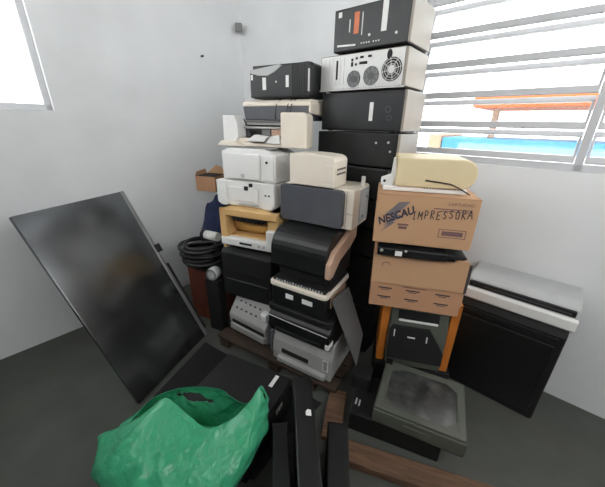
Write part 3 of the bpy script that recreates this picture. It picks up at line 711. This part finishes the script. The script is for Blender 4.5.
# ------------------------------------------------------------------ overhead projector and what it stands on
t = put('desktop_computer', 'flat black desktop case on the floor under the overhead projector', 'computer', (.665, .888), 0, -22, .44, .28)
b = MB(); b.box(-.22, .22, -.14, .14, .006, .125, .006); b.done('body', M_BLACKM, t)
dots(t, 'foot', M_RUBBER, [(x, y, .004, .014) for x in (-.18, .18) for y in (-.11, .11)], 'z', .008)
b = MB(); b.box(-.205, -.197, -.08, -.04, .124, .1265, .001); b.box(-.187, -.179, -.085, -.045, .124, .1265, .001); b.done('white_marks', M_LGREY, t)
t = put('overhead_projector', 'grey overhead projector base with a square lens stage on top', 'projector', (.728, .825), .1265, -25, .41, .34)
t.rotation_euler = (radians(0), 0, radians(-25))
b = MB()
b.prism([(-.17, .02), (-.155, .0), (.155, 0), (.17, .02), (.17, .10), (-.17, .10)], -.205, .205, 'x', .008, 3)
b.done('housing', M_OLIVE, t)
b = MB()
o_, i_, zt = .2, .165, .118
b.box(-.2, .2, -.167, -.13, .098, zt, .006); b.box(-.2, .2, .13, .167, .098, zt, .006); b.box(-.2, -.16, -.14, .14, .098, zt, .006); b.box(.16, .2, -.14, .14, .098, zt, .006)
for sx in (-1, 1):
    for sy in (-1, 1): b.prism([(sx*.163, sy*.133), (sx*.163, sy*.085), (sx*.115, sy*.133)], .1, zt-.001, 'z', .001, 1)
b.done('stage_frame', M_OLIVE, t)
def fres():
    m = bpy.data.materials.new('fresnel_lens'); m.use_nodes = True
    nt = m.node_tree; N = nt.nodes; L = nt.links; p = N['Principled BSDF']
    tc = N.new('ShaderNodeTexCoord'); ln = N.new('ShaderNodeVectorMath'); ln.operation = 'LENGTH'
    mp = N.new('ShaderNodeMapping'); mp.inputs['Scale'].default_value = (1, 1, 0); L.new(tc.outputs['Object'], mp.inputs[0]); L.new(mp.outputs[0], ln.inputs[0])
    mu = N.new('ShaderNodeMath'); mu.operation = 'MULTIPLY'; mu.inputs[1].default_value = 900; L.new(ln.outputs['Value'], mu.inputs[0])
    si = N.new('ShaderNodeMath'); si.operation = 'SINE'; L.new(mu.outputs[0], si.inputs[0])
    nz = N.new('ShaderNodeTexNoise'); nz.inputs['Scale'].default_value = 14; nz.inputs['Detail'].default_value = 6; L.new(tc.outputs['Object'], nz.inputs['Vector'])
    bp = N.new('ShaderNodeBump'); bp.inputs['Strength'].default_value = .12; bp.inputs['Distance'].default_value = .0006; L.new(si.outputs[0], bp.inputs['Height'])
    bp2 = N.new('ShaderNodeBump'); bp2.inputs['Strength'].default_value = .12; bp2.inputs['Distance'].default_value = .01; L.new(nz.outputs['Fac'], bp2.inputs['Height']); L.new(bp.outputs[0], bp2.inputs['Normal'])
    L.new(bp2.outputs[0], p.inputs['Normal'])
    r = N.new('ShaderNodeValToRGB'); r.color_ramp.elements[0].position = .4; r.color_ramp.elements[1].position = .75
    r.color_ramp.elements[0].color = S(34, 35, 34); r.color_ramp.elements[1].color = S(92, 94, 92); L.new(nz.outputs['Fac'], r.inputs[0]); L.new(r.outputs[0], p.inputs['Base Color'])
    p.inputs['Roughness'].default_value = .3; p.inputs['Specular IOR Level'].default_value = 1.0
    return m
b = MB(); b.box(-.163, .163, -.133, .133, .098, .112, .001); b.done('lens_stage', fres(), t)
b = MB(); b.box(-.06, .06, -.174, -.169, .045, .07, .003); b.done('front_badge', M_OLIVE, t)
b = MB(); b.box(-.202, -.165, .133, .165, .117, .13, .003); b.done('arm_socket', M_BLACK, t)

# ------------------------------------------------------------------ metal sheet leaning on the middle stack
def sheet(name, P, th, m):
    """Thick quad from four corner points in order."""
    P = [Vector(p) for p in P]; n = (P[1]-P[0]).cross(P[3]-P[0]).normalized()*th/2
    bm = bmesh.new(); A = [bm.verts.new(p+n) for p in P]; B = [bm.verts.new(p-n) for p in P]
    bm.faces.new(A); bm.faces.new(B[::-1])
    for i in range(4): bm.faces.new((A[i], B[i], B[(i+1) % 4], A[(i+1) % 4]))
    bmesh.ops.recalc_face_normals(bm, faces=bm.faces[:])
    me = bpy.data.meshes.new(name); bm.to_mesh(me); bm.free(); me.materials.append(m)
    o = bpy.data.objects.new(name, me); COL.objects.link(o); return o
SHEET_P = [(.155, 1.262, .66), (.262, 1.405, .66), (.372, 1.405, .335), (.318, 1.262, .228)]
o = sheet('metal_sheet', SHEET_P, .004, M_SHEET)
tag(o, 'bare grey metal sheet leaning against the middle printer stack', 'sheet')
b = MB(); b.box(-.05, .05, -.05, .05, .0, .096, .005); b.m(1).box(-.04, .04, -.053, -.048, .02, .08, .003)
o = tag(b.done('power_supply', [M_BLACKM, M_HOLE]), 'small black metal box beneath the tip of the leaning metal sheet', 'box'); o.location = (.352, 1.235, .1265); o.rotation_euler = (0, 0, radians(-22))

# ------------------------------------------------------------------ dark glossy panel leaning in the corner on the left
Bp = Vector((-.735, 1.765, .0)); Tp = Vector((-1.245, 1.937, 1.046))
e = Tp-Bp; d2 = Vector((-.172, -.51, 0)).normalized(); L2 = .62
t = thing('glass_board', 'large dark glossy panel with a metal edge leaning on the left wall', 'panel', Bp + d2*L2/2 + Vector((0, 0, .001)))
M = Matrix((( -d2.x, e.normalized().x, 0, 0), (-d2.y, e.normalized().y, 0, 0), (-d2.z, e.normalized().z, 0, 0), (0, 0, 0, 1)))
xx = -d2; yy = e.normalized(); zz = xx.cross(yy).normalized()
t.rotation_mode = 'QUATERNION'; t.rotation_quaternion = Matrix((xx, yy, zz)).transposed().to_quaternion()
EL = e.length
b = MB(); b.box(-L2/2, L2/2-.01, 0, EL, .0, .022, .002); b.done('panel_face', M_GLASS_D, t)
b = MB(); b.box(L2/2-.014, L2/2+.012, .0, EL, -.002, .03, .004); b.done('edge_rail', M_ALU, t)
b = MB(); b.box(L2/2+.008, L2/2+.03, .05, EL*.52, .0, .034, .006); b.done('rail_cover', M_BLACKM, t)
b = MB(); b.tube([(0, EL*.8, -.002), (0, EL*.42, -.40)], .012); b.done('rear_prop', M_BLACKM, t)
b = MB(); b.box(L2/2-.005, L2/2+.035, EL*.60, EL*.65, .01, .045, .006); b.done('bracket', M_BLACK, t)

# ------------------------------------------------------------------ things heaped in the corner
t = thing('storage_box', 'red and orange printed box on the floor behind the dark panel', 'box', (-.72, 2.07, 0), -24)
b = MB(); b.box(-.15, .15, -.11, .11, 0, .44, .004); b.done('body', M_RED, t)
b = MB(); b.box(-.153, .153, -.113, .113, .44, .475, .004); b.done('lid', M_BLACKM, t)
b = MB()
for k in range(9):
    r = .098+.02*((k*2) % 3)+.006*(k % 2); z = .016 + .017*k
    pts = [((r+.006*sin(3*a+k))*cos(a)*1.15+.012*sin(1.7*k), (r+.006*sin(3*a+k))*sin(a), z+.006*sin(2*a+k)) for a in [2*pi*i/28 for i in range(29)]]
    b.tube(pts, .014, 8)
o = tag(b.done('cable_coil', M_RUBBER), 'thick coil of black cable on the red printed box', 'cable'); o.location = (-.775, 2.06, .484)
b = MB(); b.box(-.06, .06, -.035, .035, 0, .44, .004)
o = tag(b.done('black_box', M_BLACKM), 'upright black box before the red printed box, jar on top', 'box'); o.location = (-.64, 1.862, 0); o.rotation_euler = (0, 0, radians(-24))
t = thing('glass_jar', 'round grey jar resting on the upright black box', 'jar', (-.64, 1.862, .4405), -20)
b = MB(); b.cyl((0, 0, .045), .045, .06, 'y', 28); b.done('jar_body', M_LGREY, t)
b = MB(); b.ring((0, -.032, .045), .03, .043, 'y', 28, .006); b.done('jar_rim', M_MGREY, t)
b = MB(); b.blob((0, 0, .42), .17, .13, .49, .14, 2.0, 4)
o = tag(b.done('fabric_sack', M_NAVY), 'tall navy blue fabric sack in the wall corner', 'sack'); o.location = (-.73, 2.42, .004)
t = thing('cardboard_box', 'small brown open box on top of the navy sack', 'carton', (-.765, 2.42, .975), -18)
b = MB(); b.box(-.09, .09, -.085, .085, 0, .12, .002); b.m(1).box(-.085, .085, -.08, .08, .119, .1215, 0); b.done('carton_body', [M_CARDL, M_HOLE], t)
b = MB(); b.prism([(-.09, .12), (-.0, .19), (.06, .175), (.09, .12)], .08, .085, 'y', .001, 1); b.prism([(-.08, .117), (.08, .117), (.06, .16), (-.06, .15)], -.095, -.09, 'x', .001, 1); b.done('flap', M_CARD, t)
t = thing('bottle', 'white bottle with a black cap lying on the black cable coil', 'bottle', (-.70, 2.05, .664), 0)
R = Matrix.Translation((0, 0, .04)) @ Matrix.Rotation(radians(-25), 4, 'Z') @ Matrix.Rotation(pi/2, 4, 'Y')
b = MB(); b.cyl((0, 0, .03), .034, .09, 'z', 24, M=R); b.cyl((0, 0, -.03), .034, .03, 'z', 24, r2=.034, M=R); b.done('bottle_body', M_WHITE, t)
b = MB(); b.cyl((0, 0, -.055), .037, .03, 'z', 24, M=R); b.done('cap', M_RUBBER, t)

# ------------------------------------------------------------------ black cases in front
t = thing('computer_tower', 'black computer tower lying flat behind the green bag', 'computer', (-.335, 1.075, .005), -25)
b = MB(); b.box(-.215, .215, -.225, .225, .004, .2, .006); b.done('body', M_BLACKM, t)
b = MB(); b.box(.2145, .222, -.21, .215, .012, .19, .004); b.done('bezel', M_BLACK, t)
b = MB(); b.box(.125, .147, .125, .205, .1995, .2012, .0005); b.done('sticker', M_PAPER, t)
b = MB(); b.box(.2215, .2235, .04, .10, .135, .163, .0005); b.done('paper_label', M_PAPER, t)
b = MB(); b.box(.2215, .2239, .048, .058, .141, .157, 0); b.box(.2215, .2239, .07, .092, .147, .151, 0); b.done('label_print', M_INK, t)
t = thing('computer_tower', 'black computer tower lying flat beneath the green bag', 'computer', (-.545, .655, 0), -25)
b = MB(); b.box(-.215, .215, -.2, .2, .004, .19, .006); b.done('body', M_BLACKM, t)
b = MB(); b.box(.2145, .222, -.19, .19, .012, .18, .004); b.done('bezel', M_BLACK, t)
t = thing('computer_tower', 'slim black tower standing upright with a torn white sticker', 'computer', (.026, .75, 0), 4)
b = MB(); b.box(-.04, .04, -.25, .25, .006, .42, .005); b.done('body', M_BLACK, t)
b = MB(); b.box(-.042, .042, .246, .256, .01, .418, .004); b.done('bezel', M_BLACKM, t)
b = MB(); b.prism([(.004, .06), (.026, .056), (.026, .082), (.012, .086), (.004, .076)], .4195, .4212, 'z', 0); b.done('sticker', M_PAPER, t)
dots(t, 'foot', M_RUBBER, [(x, y, .003, .008) for x in (-.03, .03) for y in (-.15, .15)], 'z', .006)
t = thing('computer_tower', 'shorter dark tower standing upright beside the slim one', 'computer', (.148, .68, 0), -6)
b = MB(); b.box(-.042, .042, -.18, .18, .006, .31, .006); b.done('body', M_BLACKM, t)
b = MB(); b.box(-.044, .044, .176, .186, .01, .308, .004); b.done('bezel', M_BLACK, t)
dots(t, 'foot', M_RUBBER, [(x, y, .003, .009) for x in (-.03, .03) for y in (-.14, .14)], 'z', .006)
t = thing('computer_tower', 'black tower standing upright between the bag and the slim tower', 'computer', (-.060, .64, 0), 6)
b = MB(); b.box(-.032, .032, -.2, .2, .006, .33, .006); b.done('body', M_BLACKM, t)
b = MB(); b.box(-.034, .034, .196, .206, .01, .328, .004); b.done('bezel', M_BLACK, t)
b = MB(); b.box(.005, .022, -.17, -.15, .3295, .331, 0); b.done('sticker', M_PAPER, t)

# ------------------------------------------------------------------ green plastic bag
def spline(P, t):
    n = len(P)-1; x = min(max(t, 0), .99999)*n; k = int(x); f = x-k
    p0, p1, p2, p3 = (Vector(P[max(k-1, 0)]), Vector(P[k]), Vector(P[k+1]), Vector(P[min(k+2, n)]))
    return .5*((2*p1)+(p2-p0)*f+(2*p0-5*p1+4*p2-p3)*f*f+(3*p1-p0-3*p2+p3)*f**3)
def make_bag():
    """A slack carrier bag: a front and a back sheet meeting at the sides, each with a handle."""
    from mathutils import noise
    front_top = [(-.200, .022, .15), (-.123, .055, .20), (-.043, .072, .262), (.056, .031, .232), (.142, -.003, .20), (.233, .013, .232), (.299, .053, .282), (.339, .085, .322), (.368, .067, .272)]
    back_top = [(-.200, .022, .15), (-.139, .095, .20), (-.06, .134, .222), (.03, .147, .232), (.144, .139, .232), (.228, .104, .212), (.282, .088, .222), (.332, .079, .312), (.368, .067, .272)]
    front_bot = [(-.245, -.005, 0), (-.22, -.12, 0), (-.07, -.225, 0), (.08, -.25, 0), (.20, -.185, 0), (.265, -.075, 0), (.315, .03, 0)]
    back_bot = [(-.245, -.005, 0), (-.19, .11, 0), (-.02, .150, 0), (.14, .135, 0), (.255, .09, 0), (.315, .03, 0)]
    NU, NV = 130, 70
    loops = []
    for i in range(NU): loops.append((i/NU, front_bot, front_top, 1))
    for i in range(NU): loops.append((1-i/NU, back_bot, back_top, -1))
    N = len(loops); cen = Vector((.05, .0, .1))
    rid = lambda p: 1-2*abs(noise.noise(p))
    bm = bmesh.new(); rows = []
    for j in range(NV+1):
        v = j/NV; row = []
        for u, bot, top, sd in loops:
            b0, t0 = spline(bot, u), spline(top, u)
            out = Vector((b0.x-cen.x, b0.y-cen.y, 0)); out.normalize()
            bl = .075 if sd > 0 else .012
            bl *= 1-.85*max(0, (u-.6)/.4)**1.5
            P = b0.lerp(t0, v) + out*(bl*sin(pi*min(1, v*1.05))**1.0*(1-v)**.35) + Vector((0, 0, .035*sin(pi*v)))
            # creases: fans that gather at the handles, and fine crumple
            tip = Vector((.34, .08, .32)); d = P-tip; ang = math.atan2(d.y*.8+d.z, d.x); far = min(1, d.length/.22)
            fan = .013*rid(Vector((ang*5.5, sd*4, d.length*1.2)))*far
            tip2 = Vector((-.043, .07, .26)); d = P-tip2; ang = math.atan2(d.x, d.z+d.y*.5)
            fan += .011*rid(Vector((ang*3.5, sd*7+3, d.length)))*min(1, d.length/.12)
            cr = .007*rid(P*7+Vector((2, 1, 0))) + .003*rid(P*17) + .012*noise.noise(P*5)
            k = (fan+cr)*min(1, v*5)*(1-.75*v**3)
            P = P + out*k + Vector((0, 0, .5*k))
            P.z = max(0, P.z)
            row.append(bm.verts.new(P))
        rows.append(row)
    def hole(i, j):
        u, _, _, sd = loops[i]; v = j/NV
        if sd < 0 and ((u-.43-.45*(.42-v))/.055)**2+((v-.42)/.15)**2 < 1: return True
        return ((u-.93)/.02)**2+((v-.86)/.09)**2 < 1
    for j in range(NV):
        for i in range(N):
            if hole(i, j): continue
            f = bm.faces.new((rows[j][i], rows[j][(i+1) % N], rows[j+1][(i+1) % N], rows[j+1][i])); f.smooth = True
    bm.faces.new(rows[0][::-1])
    loose = [v for v in bm.verts if not v.link_faces]; bmesh.ops.delete(bm, geom=loose, context='VERTS')
    bmesh.ops.recalc_face_normals(bm, faces=bm.faces[:])
    me = bpy.data.meshes.new('plastic_bag'); bm.to_mesh(me); bm.free(); me.materials.append(M_BAG)
    o = bpy.data.objects.new('plastic_bag', me); COL.objects.link(o)
    so = o.modifiers.new('film', 'SOLIDIFY'); so.thickness = .0012
    return o
bag = tag(make_bag(), 'green plastic carrier bag in front, resting on black computer cases', 'bag')
bag.location = (-.495, .765, .2085)

# ------------------------------------------------------------------ light
w = bpy.data.worlds.new('overcast_sky'); SC.world = w; w.use_nodes = True
bg = w.node_tree.nodes['Background']; bg.inputs[0].default_value = (1.0, 1.0, 1.0, 1); bg.inputs[1].default_value = 6.2

# ------------------------------------------------------------------ camera
cd = bpy.data.cameras.new('camera'); cam = bpy.data.objects.new('camera', cd); COL.objects.link(cam)
cam.location = (0, 0, 1.5)
p, ph = radians(22.5), radians(1.0)
f = Vector((0, cos(p), -sin(p))); r0 = Vector((1, 0, 0)); u0 = Vector((0, sin(p), cos(p)))
Rv = r0*cos(ph)+u0*sin(ph); Uv = u0*cos(ph)-r0*sin(ph)
cam.rotation_mode = 'QUATERNION'; cam.rotation_quaternion = Matrix((Rv, Uv, -f)).transposed().to_quaternion()
cd.sensor_fit = 'HORIZONTAL'; cd.sensor_width = 36; cd.lens = 290/605*36; cd.clip_start = .02; cd.clip_end = 100
SC.camera = cam
vs = SC.view_settings; vs.view_transform = 'Standard'; vs.look = 'None'; vs.gamma = 1; vs.use_curve_mapping = False; vs.exposure = 0.0
